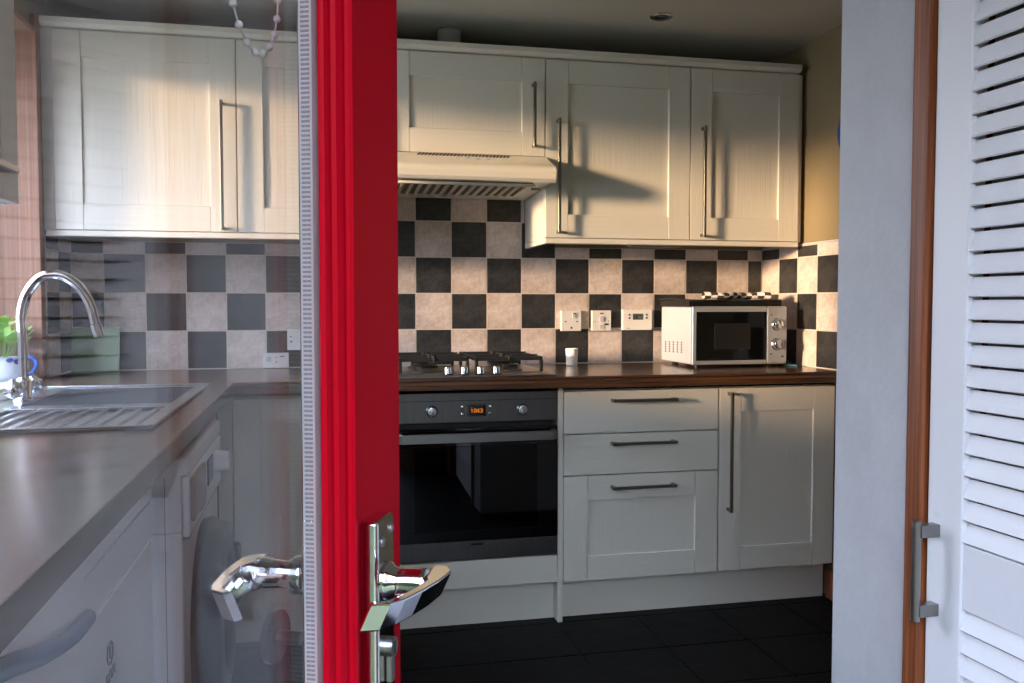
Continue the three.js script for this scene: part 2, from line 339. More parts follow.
{
  const t = thing('base_cabinet', 'cream base cabinet left of the oven, seen through the door glass', 'cabinet', [-0.680, 0, 0], 0, 'cream base cabinets');
  const w = 0.680 - 0.156;
  mesh('body', bx(0, w, 0.145, 0.850, 0.02, BZ - 0.002, 0.001), M.carcass, t);
  shakerDoor(t, w - 0.004, 0.698, [0.002, 0.147, BZ], 0);
  const f = thing('filler_panel', 'narrow cream corner post beside the washing machine', 'panel');
  mesh('panel', bx(-0.727, -0.682, 0.145, 0.85, 0.50, BZ + 0.018, 0.001), M.cream, f);
  const s = thing('base_cabinet', 'cream sink base cabinet between the corner and the washing machine', 'cabinet', [XL, 0, 0.64], 0, 'cream base cabinets');
  mesh('body', bx(0.005, 0.57, 0.145, 0.72, 0, 0.535, 0.001), M.carcass, s);
  shakerDoor(s, 0.53, 0.698, [0.572, 0.147, 0.533], Math.PI / 2);
}
{
  const t = thing('end_panel', 'thin cream end panel standing between the oven and the drawers', 'panel');
  mesh('panel', bx(0.4475, 0.4655, 0, 0.862, 0.02, 0.600, 0.0015), M.cream, t);
  const o = thing('oven_housing', 'cream oven housing with a plain panel below the oven', 'cabinet');
  mesh('body', [bx(-0.153, -0.1505, 0.145, 0.862, 0.02, 0.575), bx(-0.1505, 0.4465, 0.145, 0.245, 0.02, 0.575)], M.carcass, o);
  mesh('panel', bx(-0.150, 0.4455, 0.150, 0.249, 0.577, 0.598, 0.002, true), M.cream, o);
  for (const [a, b, z, lab] of [[0.4665, XR - 0.013, 0.545, 'cream plinth board under the drawers and right-hand base cabinet'], [-0.152, 0.4465, 0.545, 'cream plinth board under the oven'], [-0.76, -0.153, 0.545, 'cream plinth board under the base cabinet left of the oven']]) {
    const p = thing('plinth', lab, 'plinth'); mesh('board', bx(a, b, 0, 0.1445, z - 0.016, z, 0.001, true), M.cream, p);
  }
}
// worktop: the long back run, and the left run with a cut-out for the sink
const WT = 0.905, WB = 0.863, SX0 = -1.205, SX1 = -0.735, SZ0 = 0.765, SZ1 = 1.735;
{
  const t = thing('worktop', 'dark walnut worktop along the back wall and down the left side', 'worktop');
  mesh('back_run', bx(XL + 0.001, XR - 0.001, WB, WT, 0.001, 0.65, 0.005), M.worktop, t);
  const sh = new THREE.Shape([[XL + 0.001, 0.6505], [-0.672, 0.6505], [-0.672, 2.98], [XL + 0.001, 2.98]].map((p) => new THREE.Vector2(p[0], -p[1])));
  sh.holes.push(new THREE.Path([[SX0 + 0.02, SZ0 + 0.02], [SX0 + 0.02, SZ1 - 0.02], [SX1 - 0.02, SZ1 - 0.02], [SX1 - 0.02, SZ0 + 0.02]].map((p) => new THREE.Vector2(p[0], -p[1]))));
  mesh('left_run', uvm(new THREE.ExtrudeGeometry(sh, { depth: WT - WB - 0.002, bevelEnabled: true, bevelSize: 0.001, bevelThickness: 0.001, bevelSegments: 1 }).rotateX(-Math.PI / 2).translate(0, WB + 0.001, 0), true), M.worktop, t);
}

// ---------------------------------------------------------------- oven
{
  const t = thing('oven', 'built-in stainless steel oven with black glass door and orange clock', 'oven', [0.1485, 0.2545, 0]);
  const w = 0.2965;
  mesh('body', [bx(-w + 0.01, w - 0.01, 0, 0.02, 0.06, 0.572), bx(-w + 0.01, w - 0.01, 0.575, 0.595, 0.06, 0.572), bx(-w + 0.01, -w + 0.05, 0.02, 0.575, 0.06, 0.572), bx(w - 0.05, w - 0.01, 0.02, 0.575, 0.06, 0.572), bx(-w + 0.01, w - 0.01, 0.02, 0.575, 0.06, 0.08), bx(-w + 0.05, w - 0.05, 0.47, 0.575, 0.08, 0.572)], M.enamel, t);
  const cp = mesh('control_panel', bx(-w, w, 0.490, 0.595, 0.574, 0.600, 0.002, true), M.ovenSteel, t);
  mesh('seam', bx(-w + 0.001, w - 0.001, 0.5665, 0.5685, 0.5985, 0.6004), M.black, cp);
  for (const x of [-0.160, 0.165]) {
    const k = mesh('knob', lathe([[0.0001, 0], [0.021, 0], [0.021, 0.004], [0.017, 0.006], [0.0165, 0.018], [0.015, 0.021], [0.0001, 0.021]], [x, 0.532, 0.600], 'z'), M.sinkSteel, cp);
    mesh('pointer', bx(x - 0.001, x + 0.001, 0.540, 0.548, 0.6195, 0.6215), M.black, k);
  }
  const cv = document.createElement('canvas'); cv.width = 256; cv.height = 160; const c = cv.getContext('2d');
  c.fillStyle = '#000'; c.fillRect(0, 0, 256, 160); c.fillStyle = '#ff8a1e'; c.font = 'bold 96px monospace'; c.textAlign = 'center'; c.textBaseline = 'middle';
  c.fillText('10', 74, 86); c.fillText('43', 186, 86); c.fillRect(126, 62, 9, 12); c.fillRect(126, 98, 9, 12); c.fillRect(34, 18, 16, 8);
  const dt = new THREE.CanvasTexture(cv); dt.colorSpace = THREE.SRGBColorSpace;
  mesh('display', bx(-0.038, 0.034, 0.511, 0.553, 0.5995, 0.6012, 0.0005), M.blackGloss, cp);
  const scr = new THREE.PlaneGeometry(0.052, 0.033).translate(-0.001, 0.532, 0.60145);
  mesh('clock_digits', scr, std({ color: 0x000000, emissive: 0xffffff, emissiveMap: dt, emissiveIntensity: 0.9, roughness: 0.3 }), cp);
  for (const [x, y] of [[-0.052, 0.545], [-0.052, 0.520], [0.048, 0.545], [0.048, 0.520]]) mesh('button', lathe([[0.0001, 0], [0.006, 0], [0.006, 0.002], [0.004, 0.0035], [0.0001, 0.0035]], [x, y, 0.600], 'z', 16), M.sinkSteel, cp);
  // door: black glass frame around a smoked window, steel strip at the foot
  const d = mesh('door', [bx(-w, w, 0.405, 0.470, 0.576, 0.600, 0.002), bx(-w, w, 0.066, 0.105, 0.576, 0.600, 0.002), bx(-w, -w + 0.075, 0.105, 0.405, 0.576, 0.600), bx(w - 0.075, w, 0.105, 0.405, 0.576, 0.600)], M.blackGloss, t);
  mesh('window', bx(-w + 0.075, w - 0.075, 0.105, 0.405, 0.594, 0.5995), M.ovenGlass, d);
  mesh('foot_strip', bx(-w, w, 0, 0.065, 0.574, 0.601, 0.002, true), M.ovenSteel, d);
  mesh('badge', bx(-0.022, 0.022, 0.050, 0.058, 0.6005, 0.602), M.black, d);
  const hpts = prism([[-0.285, 0], [-0.285, 0.030], [-0.268, 0.042], [0.268, 0.042], [0.285, 0.030], [0.285, 0], [0.272, 0], [0.262, 0.030], [-0.262, 0.030], [-0.272, 0]].map(([x, y]) => [x, -y]), 0.030, 0.001).rotateX(-Math.PI / 2).translate(0, 0.426, 0.599);
  mesh('handle', hpts, M.steel, d);
  for (const y of [0.17, 0.29]) {
    const gs = [tube([[-0.22, y, 0.55], [0.22, y, 0.55]], 0.003, 2, 6), tube([[-0.22, y, 0.12], [0.22, y, 0.12]], 0.003, 2, 6)];
    for (let k = 0; k <= 22; k++) gs.push(tube([[-0.21 + k * 0.42 / 22, y, 0.12], [-0.21 + k * 0.42 / 22, y, 0.55]], 0.0018, 2, 5));
    mesh('rack', gs, M.chrome, t);
  }
}
// ---------------------------------------------------------------- gas hob
{
  const t = thing('gas_hob', 'stainless gas hob with black pan supports and four front knobs', 'hob', [0.1485, WT, 0.355]);
  mesh('plate', [bx(-0.29, 0.29, 0.0005, 0.007, -0.245, 0.265, 0.003), bx(-0.26, 0.26, 0.006, 0.009, -0.225, 0.16, 0.0015)], M.steel, t);
  for (let k = 0; k < 4; k++) {
    const kn = mesh('knob', lathe([[0.0001, 0], [0.018, 0], [0.018, 0.003], [0.0135, 0.004], [0.0125, 0.026], [0.011, 0.029], [0.0001, 0.029]], [-0.100 + k * 0.058, 0.007, 0.225]), M.sinkSteel, t);
    mesh('skirt', lathe([[0.0001, 0], [0.019, 0], [0.019, 0.004], [0.0001, 0.004]], [-0.100 + k * 0.058, 0.0072, 0.225]), M.darkPlastic, kn);
  }
  for (const [x, z, r] of [[-0.16, -0.12, 0.036], [-0.16, 0.075, 0.048], [0.16, -0.12, 0.048], [0.16, 0.075, 0.030]]) {
    const b = mesh('burner', lathe([[0.0001, 0], [r + 0.012, 0], [r + 0.012, 0.005], [r, 0.007], [r, 0.016], [0.0001, 0.016]], [x, 0.008, z]), M.steel, t);
    mesh('burner_cap', lathe([[0.0001, 0], [r - 0.003, 0], [r - 0.001, 0.004], [r - 0.006, 0.008], [0.0001, 0.009]], [x, 0.024, z]), M.black, b);
  }
  for (const s of [-1, 1]) {
    const x0 = s < 0 ? -0.265 : 0.012, x1 = s < 0 ? -0.012 : 0.265, mx = (x0 + x1) / 2, h0 = 0.050, h1 = 0.064;
    const gs = [bx(x0, x1, h0, h1, -0.222, -0.212, 0.002), bx(x0, x1, h0, h1, 0.142, 0.152, 0.002), bx(x0, x0 + 0.01, h0, h1, -0.222, 0.152, 0.002), bx(x1 - 0.01, x1, h0, h1, -0.222, 0.152, 0.002), bx(x0, x1, h0, h1, -0.027, -0.017, 0.002)];
    for (const x of [x0 + 0.005, x1 - 0.005]) for (const z of [-0.217, 0.147]) gs.push(bx(x - 0.006, x + 0.006, 0.009, h0 + 0.002, z - 0.006, z + 0.006, 0.002));
    for (const z of [-0.12, 0.065]) for (const [ax, az] of [[1, 0], [-1, 0], [0, 1], [0, -1]]) {
      const a = [mx + ax * 0.028, z + az * 0.028], b = [mx + ax * (x1 - x0) / 2 * 0.97, z + az * 0.088];
      gs.push(bx(Math.min(a[0], b[0]) - 0.004, Math.max(a[0], b[0]) + 0.004, h0, h1 + 0.004, Math.min(a[1], b[1]) - 0.004, Math.max(a[1], b[1]) + 0.004, 0.002));
    }
    mesh('pan_support', gs, M.iron, t);
  }
}
// ---------------------------------------------------------------- extractor hood
{
  const t = thing('extractor_hood', 'cream visor extractor hood under the short wall cabinet', 'extractor hood', [0.1645, 0, 0]);
  const w = 0.2990;
  const prof = [[0.005, 1.60], [0.005, 1.727], [0.35, 1.727], [0.498, 1.668], [0.508, 1.658], [0.511, 1.642], [0.508, 1.622], [0.498, 1.611], [0.484, 1.609], [0.484, 1.622], [0.03, 1.60]];
  const body = mesh('body', prism(prof.map(([z, y]) => [-z, y]), 2 * w).rotateY(Math.PI / 2).translate(-w, 0, 0), M.hood, t);
  // slots in the sloping top, dark behind
  const sl = [], ang = Math.atan2(1.727 - 1.668, 0.498 - 0.35);
  for (let k = 0; k < 26; k++) sl.push(bx(-0.004, 0.004, -0.0012, 0.0008, -0.018, 0.018).rotateY(-0.35).rotateX(ang).translate(-0.190 + k * 0.0135, 1.7195, 0.371));
  mesh('vent_slots', sl, M.black, body);
  for (let k = 0; k < 4; k++) mesh('switch', bx(-0.009, 0.009, -0.001, 0.003, -0.004, 0.004, 0.001).rotateX(ang).translate(-0.055 + k * 0.038, 1.698, 0.425), M.whitePlastic, body);
  // filter grille underneath
  const sy = (z) => 1.60 + (z - 0.03) / 0.454 * 0.022;
  mesh('filter', bx(-0.262, 0.235, -0.003, 0.002, -0.14, 0.14).rotateX(-Math.atan2(0.022, 0.454)).translate(0, sy(0.27) - 0.002, 0.27), std({ color: 0x6d5f4c, roughness: 0.5, metalness: 0.5 }), t);
  for (let k = 0; k < 15; k++) mesh('filter_bar', bx(-0.006, 0.006, -0.004, 0.004, -0.128, 0.128, 0.001).rotateX(-Math.atan2(0.022, 0.454)).translate(-0.25 + k * 0.0335, sy(0.27) - 0.009, 0.27), M.hood, t);
  mesh('filter_frame', [bx(-0.270, 0.243, -0.005, 0.005, 0.125, 0.142, 0.001), bx(-0.270, 0.243, -0.005, 0.005, -0.142, -0.125, 0.001)].map((g) => g.rotateX(-Math.atan2(0.022, 0.454)).translate(0, sy(0.27) - 0.009, 0.27)), M.hood, t);
  mesh('latch', bx(0.255, 0.290, -0.006, 0.002, -0.006, 0.006, 0.002).translate(0, sy(0.30) - 0.002, 0.30), M.steel, t);
  const duct = thing('duct_pipe', 'white round duct pipe on top of the cabinet above the hood', 'duct', [0.118, 2.136, 0.17]);
  mesh('pipe', lathe([[0.0001, 0], [0.050, 0], [0.050, 0.04], [0.046, 0.046], [0.046, 0.099], [0.0001, 0.099]]), M.whitePlastic, duct);
}
// ---------------------------------------------------------------- microwave and what lies on it
{
  const t = thing('microwave', 'white and silver microwave on the worktop by the right wall', 'microwave', [1.269, WT, 0.225]);
  const w = 0.208;
  mesh('body', bx(-w, w, 0.014, 0.246, -0.165, 0.138, 0.006), M.whitePlastic, t);
  for (const x of [-0.16, 0.16]) for (const z of [-0.12, 0.1]) mesh('foot', cyl(0.013, 0.015, 0.014, [x, 0.0075, z], 'y', 14), M.darkPlastic, t);
  const silver = std({ color: 0xa6a9b0, roughness: 0.35, metalness: 0.4 });
  const f = mesh('front_frame', bx(-w, w, 0.012, 0.248, 0.1385, 0.160, 0.006), silver, t);
  mesh('door_glass', bx(-w + 0.016, w - 0.094, 0.030, 0.226, 0.1585, 0.1625, 0.0015), M.blackGloss, f);
  mesh('door_window', bx(-w + 0.095, w - 0.165, 0.075, 0.180, 0.1622, 0.1632, 0.0005), std({ color: 0x1b1a19, roughness: 0.3 }), f);
  mesh('door_gap', bx(w - 0.092, w - 0.090, 0.014, 0.246, 0.1590, 0.1605), M.black, f);
  const cp = mesh('control_panel', bx(w - 0.089, w - 0.004, 0.018, 0.242, 0.159, 0.1622, 0.002), silver, f);
  for (const y of [0.174, 0.094]) {
    const k = mesh('dial', lathe([[0.0001, 0], [0.026, 0], [0.026, 0.003], [0.021, 0.004], [0.0195, 0.018], [0.017, 0.020], [0.0001, 0.020]], [w - 0.046, y, 0.162], 'z'), M.chrome, cp);
    mesh('grip', bx(-0.004, 0.004, -0.017, 0.017, 0, 0.006, 0.002).rotateZ(0.5).translate(w - 0.046, y, 0.181), silver, k);
  }
  mesh('mark', [bx(w - 0.075, w - 0.068, 0.050, 0.056, 0.162, 0.1626), bx(w - 0.026, w - 0.015, 0.040, 0.046, 0.162, 0.1626), bx(w - 0.075, w - 0.068, 0.210, 0.215, 0.162, 0.1626)], M.darkPlastic, cp);
  const vs = [];
  for (let a = 0; a < 5; a++) for (let b = 0; b < 5; b++) vs.push(bx(-w - 0.0008, -w + 0.002, 0.052 + b * 0.010 + a * 0.001, 0.058 + b * 0.010 + a * 0.001, -0.12 + a * 0.042, -0.107 + a * 0.042));
  mesh('vents', vs, M.darkPlastic, t);
  const tr = thing('baking_tray', 'thin black baking tray lying on top of the microwave', 'tray', [1.262, WT + 0.2465, 0.215]);
  mesh('pan', [bx(-0.205, 0.20, 0, 0.004, -0.15, 0.145, 0.001), bx(-0.205, 0.20, 0, 0.026, 0.141, 0.145, 0.001), bx(-0.205, 0.20, 0, 0.026, -0.15, -0.146, 0.001), bx(-0.209, -0.205, 0, 0.026, -0.15, 0.145, 0.001), bx(0.20, 0.204, 0, 0.026, -0.15, 0.145, 0.001)], M.black, tr);
  mesh('rim', tube([[-0.208, 0.026, -0.15], [-0.225, 0.032, -0.08], [-0.228, 0.033, 0.05], [-0.208, 0.026, 0.145], [0, 0.025, 0.147], [0.20, 0.025, 0.145], [0.208, 0.026, 0], [0.20, 0.025, -0.15], [0, 0.025, -0.152]], 0.004, 60, 6, true), M.iron, tr);
  const cvs = document.createElement('canvas'); cvs.width = cvs.height = 128; const c = cvs.getContext('2d');
  c.fillStyle = '#e6e0dc'; c.fillRect(0, 0, 128, 128); c.fillStyle = '#3b3436'; for (let i = 0; i < 4; i++) for (let j = 0; j < 4; j++) if ((i + j) & 1) c.fillRect(i * 32, j * 32, 32, 32);
  const ct = new THREE.CanvasTexture(cvs); ct.colorSpace = THREE.SRGBColorSpace; ct.wrapS = ct.wrapT = THREE.RepeatWrapping; ct.repeat.set(3, 1);
  const tw = thing('tea_towel', 'rolled black and white checked tea towel on the microwave', 'towel', [1.30, WT + 0.2740, 0.29]);
  const pts = []; for (let k = 0; k <= 8; k++) pts.push(new THREE.Vector3(-0.15 + k * 0.036 , 0.017 + 0.002 * Math.sin(k * 2), 0.012 * Math.sin(k * 0.9)));
  const g = new THREE.TubeGeometry(new THREE.CatmullRomCurve3(pts), 40, 0.014, 12).toNonIndexed();
  const p = g.attributes.position; const f3 = vnoise([9, 9]);
  for (let i = 0; i < p.count; i++) { const n = (f3(p.getX(i) * 9 + 3, p.getY(i) * 30 + p.getZ(i) * 20 + 5) - 0.5) * 0.007; p.setY(i, p.getY(i) + n * 0.6); p.setZ(i, p.getZ(i) * 1.7 + n); }
  g.computeVertexNormals();
  mesh('cloth', g, std({ map: ct, roughness: 0.95, side: THREE.DoubleSide }), tw);
  const cb = thing('power_cord', 'teal power cord hanging behind the microwave', 'cord');
  mesh('cable', tube([[1.500, 1.04, 0.03], [1.525, 1.0, 0.12], [1.530, 0.95, 0.22], [1.535, 0.9095, 0.33], [1.520, 0.9095, 0.40], [1.500, 0.9095, 0.30], [1.500, 0.912, 0.05]], 0.0035, 40, 6), std({ color: 0x3b6d7c, roughness: 0.5 }), cb);
}
// ---------------------------------------------------------------- sockets, thermostat, cup
function switchPlate(x, y, z, w, h, name, label, category) {
  const t = thing(name, label, category, [x, y, z]);
  mesh('plate', [bx(-w / 2, w / 2, -h / 2, h / 2, 0.0005, 0.022, 0.002)], M.socket, t); return t;
}
{
  const t = switchPlate(0.666, 1.090, 0, 0.088, 0.088, 'wall_socket', 'white single switched wall socket on a light tile above the white cup', 'socket');
  mesh('pin_hole', [bx(-0.004, 0.004, -0.034, -0.026, 0.0215, 0.0228), bx(-0.029, -0.022, -0.006, -0.001, 0.0215, 0.0228), bx(0.022, 0.029, -0.006, -0.001, 0.0215, 0.0228)], M.darkPlastic, t);
  mesh('rocker', bx(0.004, 0.018, 0.012, 0.034, 0.021, 0.027, 0.002), M.whitePlastic, t); mesh('rocker_mark', bx(0.008, 0.018, 0.028, 0.033, 0.0265, 0.0275), M.darkPlastic, t);
  const s = switchPlate(0.802, 1.090, 0, 0.086, 0.088, 'cooker_switch', 'white fused switch with a red indicator between socket and thermostat', 'switch');
  mesh('indicator', bx(-0.008, 0.008, 0.028, 0.034, 0.0215, 0.0232, 0.0005), std({ color: 0xa5251c, roughness: 0.3 }), s);
  mesh('rocker', bx(-0.010, 0.010, -0.004, 0.018, 0.021, 0.027, 0.002), M.whitePlastic, s);
  mesh('fuse_holder', bx(-0.010, 0.012, -0.034, -0.018, 0.021, 0.0245, 0.001), M.whitePlastic, s);
  mesh('marking', [bx(0.014, 0.032, -0.020, -0.012, 0.0215, 0.0226), bx(-0.032, -0.028, -0.006, -0.002, 0.0215, 0.0226), bx(0.028, 0.032, -0.004, 0, 0.0215, 0.0226)], M.darkPlastic, s);
  const h = switchPlate(0.966, 1.093, 0, 0.135, 0.090, 'heating_controller', 'white heating controller with a grey display left of the microwave', 'thermostat');
  mesh('display', bx(-0.022, 0.026, 0, 0.027, 0.0215, 0.0235, 0.0006), std({ color: 0x4e5450, roughness: 0.15 }), h);
  mesh('digits', [bx(-0.016, -0.012, 0.005, 0.022, 0.0234, 0.0238), bx(-0.008, 0, 0.005, 0.022, 0.0234, 0.0238), bx(0.004, 0.020, 0.018, 0.021, 0.0234, 0.0238)], M.black, h);
  for (const [x, y] of [[-0.038, 0.022], [-0.038, 0.008], [0.042, 0.022], [0.042, 0.008]]) mesh('button', bx(x - 0.004, x + 0.004, y - 0.004, y + 0.004, 0.0215, 0.0245, 0.001), M.darkPlastic, h);
  mesh('mark', bx(-0.052, -0.034, -0.038, -0.035, 0.0215, 0.0225), M.greyPlastic, h);
  const l = switchPlate(-0.563, 0.9365, 0, 0.100, 0.060, 'wall_socket', 'white wall socket low on the tiles just above the left worktop', 'socket');
  mesh('rocker', [bx(-0.036, -0.018, -0.004, 0.016, 0.021, 0.026, 0.002)], M.whitePlastic, l);
  mesh('pin_hole', [bx(0, 0.006, 0.010, 0.014, 0.0215, 0.0228), bx(0, 0.006, -0.008, -0.004, 0.0215, 0.0228), bx(0.016, 0.034, 0.014, 0.018, 0.0215, 0.0228)], M.darkPlastic, l);
  const l2 = switchPlate(-0.475, 1.020, 0, 0.086, 0.086, 'wall_socket', 'white wall socket beside the glazing spacer, half hidden by the red door', 'socket');
  mesh('pin_hole', [bx(-0.030, -0.024, -0.012, -0.006, 0.0215, 0.0228), bx(-0.032, -0.026, 0.010, 0.014, 0.0215, 0.0228)], M.darkPlastic, l2);
  const cup = thing('cup', 'small plain white cup on the worktop between hob and microwave', 'cup', [0.640, WT, 0.115]);
  mesh('body', lathe([[0.0001, 0], [0.022, 0], [0.0235, 0.003], [0.0262, 0.070], [0.0255, 0.0715], [0.0235, 0.070], [0.021, 0.006], [0.0001, 0.005]]), std({ color: 0xf0eeea, roughness: 0.3 }), cup);
  const d = thing('ceiling_light', 'small round recessed ceiling spotlight, switched off', 'ceiling light', [0.864, YC, 0.523]);
  mesh('rim', lathe([[0.024, 0], [0.043, 0], [0.043, -0.004], [0.036, -0.008], [0.026, -0.005]]), M.chrome, d);
  mesh('lamp', lathe([[0.0001, -0.001], [0.025, -0.001], [0.025, -0.006], [0.012, -0.008], [0.0001, -0.006]]), M.blackGloss, d);
  const u = thing('under_cabinet_light', 'slim light fitting under the wall cabinet above the thermostat', 'light fitting', [0.985, 1.4178, 0.16]);
  mesh('housing', bx(-0.11, 0.11, -0.019, -0.0005, -0.03, 0.03, 0.004), std({ color: 0x8b8578, roughness: 0.5 }), u);
  const k = thing('wall_plate', 'blue round plate on the right wall, mostly hidden by the grey wall edge', 'plate', [XR + 0.009, 1.815, 0.708]);
  mesh('dish', lathe([[0.0001, 0.004], [0.06, 0.004], [0.105, 0.02], [0.108, 0.024], [0.104, 0.024], [0.06, 0.010], [0.0001, 0.010]]).rotateZ(Math.PI / 2), phy({ color: 0x2c4f93, roughness: 0.25, clearcoat: 0.5 }), k);
}
// ---------------------------------------------------------------- sink, tap, things around it
{
  const t = thing('sink', 'stainless steel inset sink with ribbed drainer in the left worktop', 'sink', [-0.970, WT, 1.25]);
  const bz0 = -0.43, bz1 = 0.03, hw = 0.237, z0 = -0.487, z1 = 0.487;
  const gs = [bx(-hw, -hw + 0.085, 0.0003, 0.007, z0, z1, 0.002), bx(hw - 0.035, hw, 0.0003, 0.007, z0, z1, 0.002), bx(-hw + 0.085, hw - 0.035, 0.0003, 0.007, z0, bz0, 0.002), bx(-hw + 0.085, hw - 0.035, 0.0003, 0.007, bz1, bz1 + 0.07, 0.002), bx(-hw + 0.085, hw - 0.035, 0.0003, 0.007, z1 - 0.035, z1, 0.002)];
  mesh('rim', gs, M.sinkSteel, t);
  mesh('rolled_edge', [bx(-hw, hw, 0.004, 0.011, z0, z0 + 0.012, 0.003), bx(-hw, hw, 0.004, 0.011, z1 - 0.012, z1, 0.003), bx(hw - 0.012, hw, 0.004, 0.011, z0, z1, 0.003), bx(-hw, -hw + 0.012, 0.004, 0.011, z0, z1, 0.003)], M.sinkSteel, t);
  const ax0 = -hw + 0.085, ax1 = hw - 0.035, dp = -0.15;
  mesh('bowl', [bx(ax0 - 0.004, ax0, dp, 0.004, bz0, bz1), bx(ax1, ax1 + 0.004, dp, 0.004, bz0, bz1), bx(ax0, ax1, dp, 0.004, bz0 - 0.004, bz0), bx(ax0, ax1, dp, 0.004, bz1, bz1 + 0.004), bx(ax0, ax1, dp - 0.004, dp, bz0, bz1)], M.sinkSteel, t);
  mesh('plug_hole', lathe([[0.012, dp + 0.001], [0.036, dp + 0.001], [0.036, dp + 0.004], [0.03, dp + 0.004], [0.012, dp + 0.001]], [0.02, 0, -0.2]), M.chrome, t);
  mesh('drainer', bx(ax0, ax1, -0.006, -0.003, bz1 + 0.07, z1 - 0.035), M.sinkSteel, t);
  for (let k = 0; k < 9; k++) mesh('rib', bx(ax0 + 0.018 + k * 0.039, ax0 + 0.030 + k * 0.039, -0.0035, 0.004, bz1 + 0.085, z1 - 0.05, 0.003), M.sinkSteel, t);
  const tap = thing('tap', 'chrome swan neck mixer tap at the back of the sink', 'tap', [-1.148, WT + 0.007, 1.147]);
  mesh('base', lathe([[0.0001, 0], [0.026, 0], [0.026, 0.006], [0.020, 0.010], [0.019, 0.050], [0.014, 0.060], [0.0001, 0.060]]), M.chrome, tap);
  mesh('spout', tube([[0, 0.05, 0], [0, 0.15, 0], [0, 0.235, 0], [0.018, 0.288, 0], [0.048, 0.321, 0], [0.090, 0.327, 0], [0.133, 0.302, 0], [0.162, 0.255, 0], [0.176, 0.200, 0]], 0.0125, 60, 16), M.chrome, tap);
  mesh('nozzle', cyl(0.0145, 0.0145, 0.034, [0, 0, 0], 'y', 20).rotateZ(0.28).translate(0.181, 0.182, 0), M.chrome, tap);
  for (const s of [-1, 1]) {
    const h = mesh('valve', cyl(0.012, 0.012, 0.06, [0, 0.032, s * 0.035], 'z', 16), M.chrome, tap);
    mesh('lever', [lathe([[0.0001, 0], [0.02, 0], [0.026, 0.012], [0.024, 0.03], [0.0001, 0.034]], [0, 0, 0], 'y', 6).rotateX(s * Math.PI / 2.4).translate(0, 0.032, s * 0.062)], M.chrome, h);
  }
  const cb = thing('chopping_board', 'pale green chopping board leaning on the tiles behind the tap', 'chopping board', [-1.225, WT, 0.055]);
  mesh('board', bx(-0.085, 0.085, 0, 0.17, -0.004, 0.004, 0.003).rotateX(-0.16).translate(0, 0.001, 0), M.green, cb);
  // jug with a herb plant on the window sill
  const cv = document.createElement('canvas'); cv.width = 256; cv.height = 128; const c = cv.getContext('2d');
  c.fillStyle = '#e9ecf2'; c.fillRect(0, 0, 256, 128); c.fillStyle = '#5a66b8';
  for (const [x, y, r] of [[40, 50, 15], [100, 84, 13], [160, 46, 16], [220, 84, 13]]) { for (let k = 0; k < 5; k++) { c.beginPath(); c.arc(x + Math.cos(k * 1.257) * r, y + Math.sin(k * 1.257) * r, r * 0.55, 0, 7); c.fill(); } }
  c.fillStyle = '#2a4fae'; c.fillRect(0, 116, 256, 12);
  const jt = new THREE.CanvasTexture(cv); jt.colorSpace = THREE.SRGBColorSpace;
  const j = thing('flower_jug', 'white jug with blue flower print and blue handle on the sill', 'jug', [-1.402, WY0, 0.500]);
  mesh('body', lathe([[0.0001, 0], [0.046, 0], [0.056, 0.02], [0.060, 0.045], [0.054, 0.066], [0.059, 0.078], [0.056, 0.0782], [0.052, 0.073], [0.0001, 0.072]]), phy({ map: jt, roughness: 0.2, clearcoat: 0.4 }), j);
  mesh('handle', tube([[0.054, 0.068, 0.01], [0.085, 0.080, 0.02], [0.106, 0.058, 0.02], [0.090, 0.026, 0.02], [0.057, 0.018, 0.01]], 0.006, 20, 8), phy({ color: 0x2f62c4, roughness: 0.2 }), j);
  const pl = thing('herb_plant', 'leafy green herb growing out of the flowered jug', 'plant', [-1.402, WY0 + 0.0787, 0.500]);
  const ls = new THREE.Shape(); ls.moveTo(0, 0); ls.bezierCurveTo(0.022, 0.008, 0.022, 0.032, 0, 0.048); ls.bezierCurveTo(-0.022, 0.032, -0.022, 0.008, 0, 0);
  const lg = new THREE.ExtrudeGeometry(ls, { depth: 0.0006, bevelEnabled: false, curveSegments: 5 });
  { const p = lg.attributes.position; for (let i = 0; i < p.count; i++) p.setZ(i, p.getZ(i) - 9 * p.getX(i) ** 2 - 2.5 * p.getY(i) ** 2); lg.computeVertexNormals(); }
  const stems = [];
  for (let k = 0; k < 44; k++) {
    const a = k * 2.4, r = rr(0.01, 0.072), y = rr(0.02, 0.078) * (1.15 - r * 6) + 0.012;
    const l = mesh('leaf', lg, M.leaf, pl); l.position.set(Math.cos(a) * r * 0.9, y + 0.012, Math.sin(a) * r); l.rotation.set(rr(0.6, 1.5), -a + Math.PI / 2, rr(-0.3, 0.3), 'YXZ');
    if (k % 3 === 0) stems.push(tube([[Math.cos(a) * 0.012, 0, Math.sin(a) * 0.012], [Math.cos(a) * r * 0.6, y * 0.6, Math.sin(a) * r * 0.6], [Math.cos(a) * r * 0.9, y + 0.012, Math.sin(a) * r]], 0.0014, 6, 5));
  }
  mesh('stems', stems, std({ color: 0x6d9440, roughness: 0.7 }), pl);
}
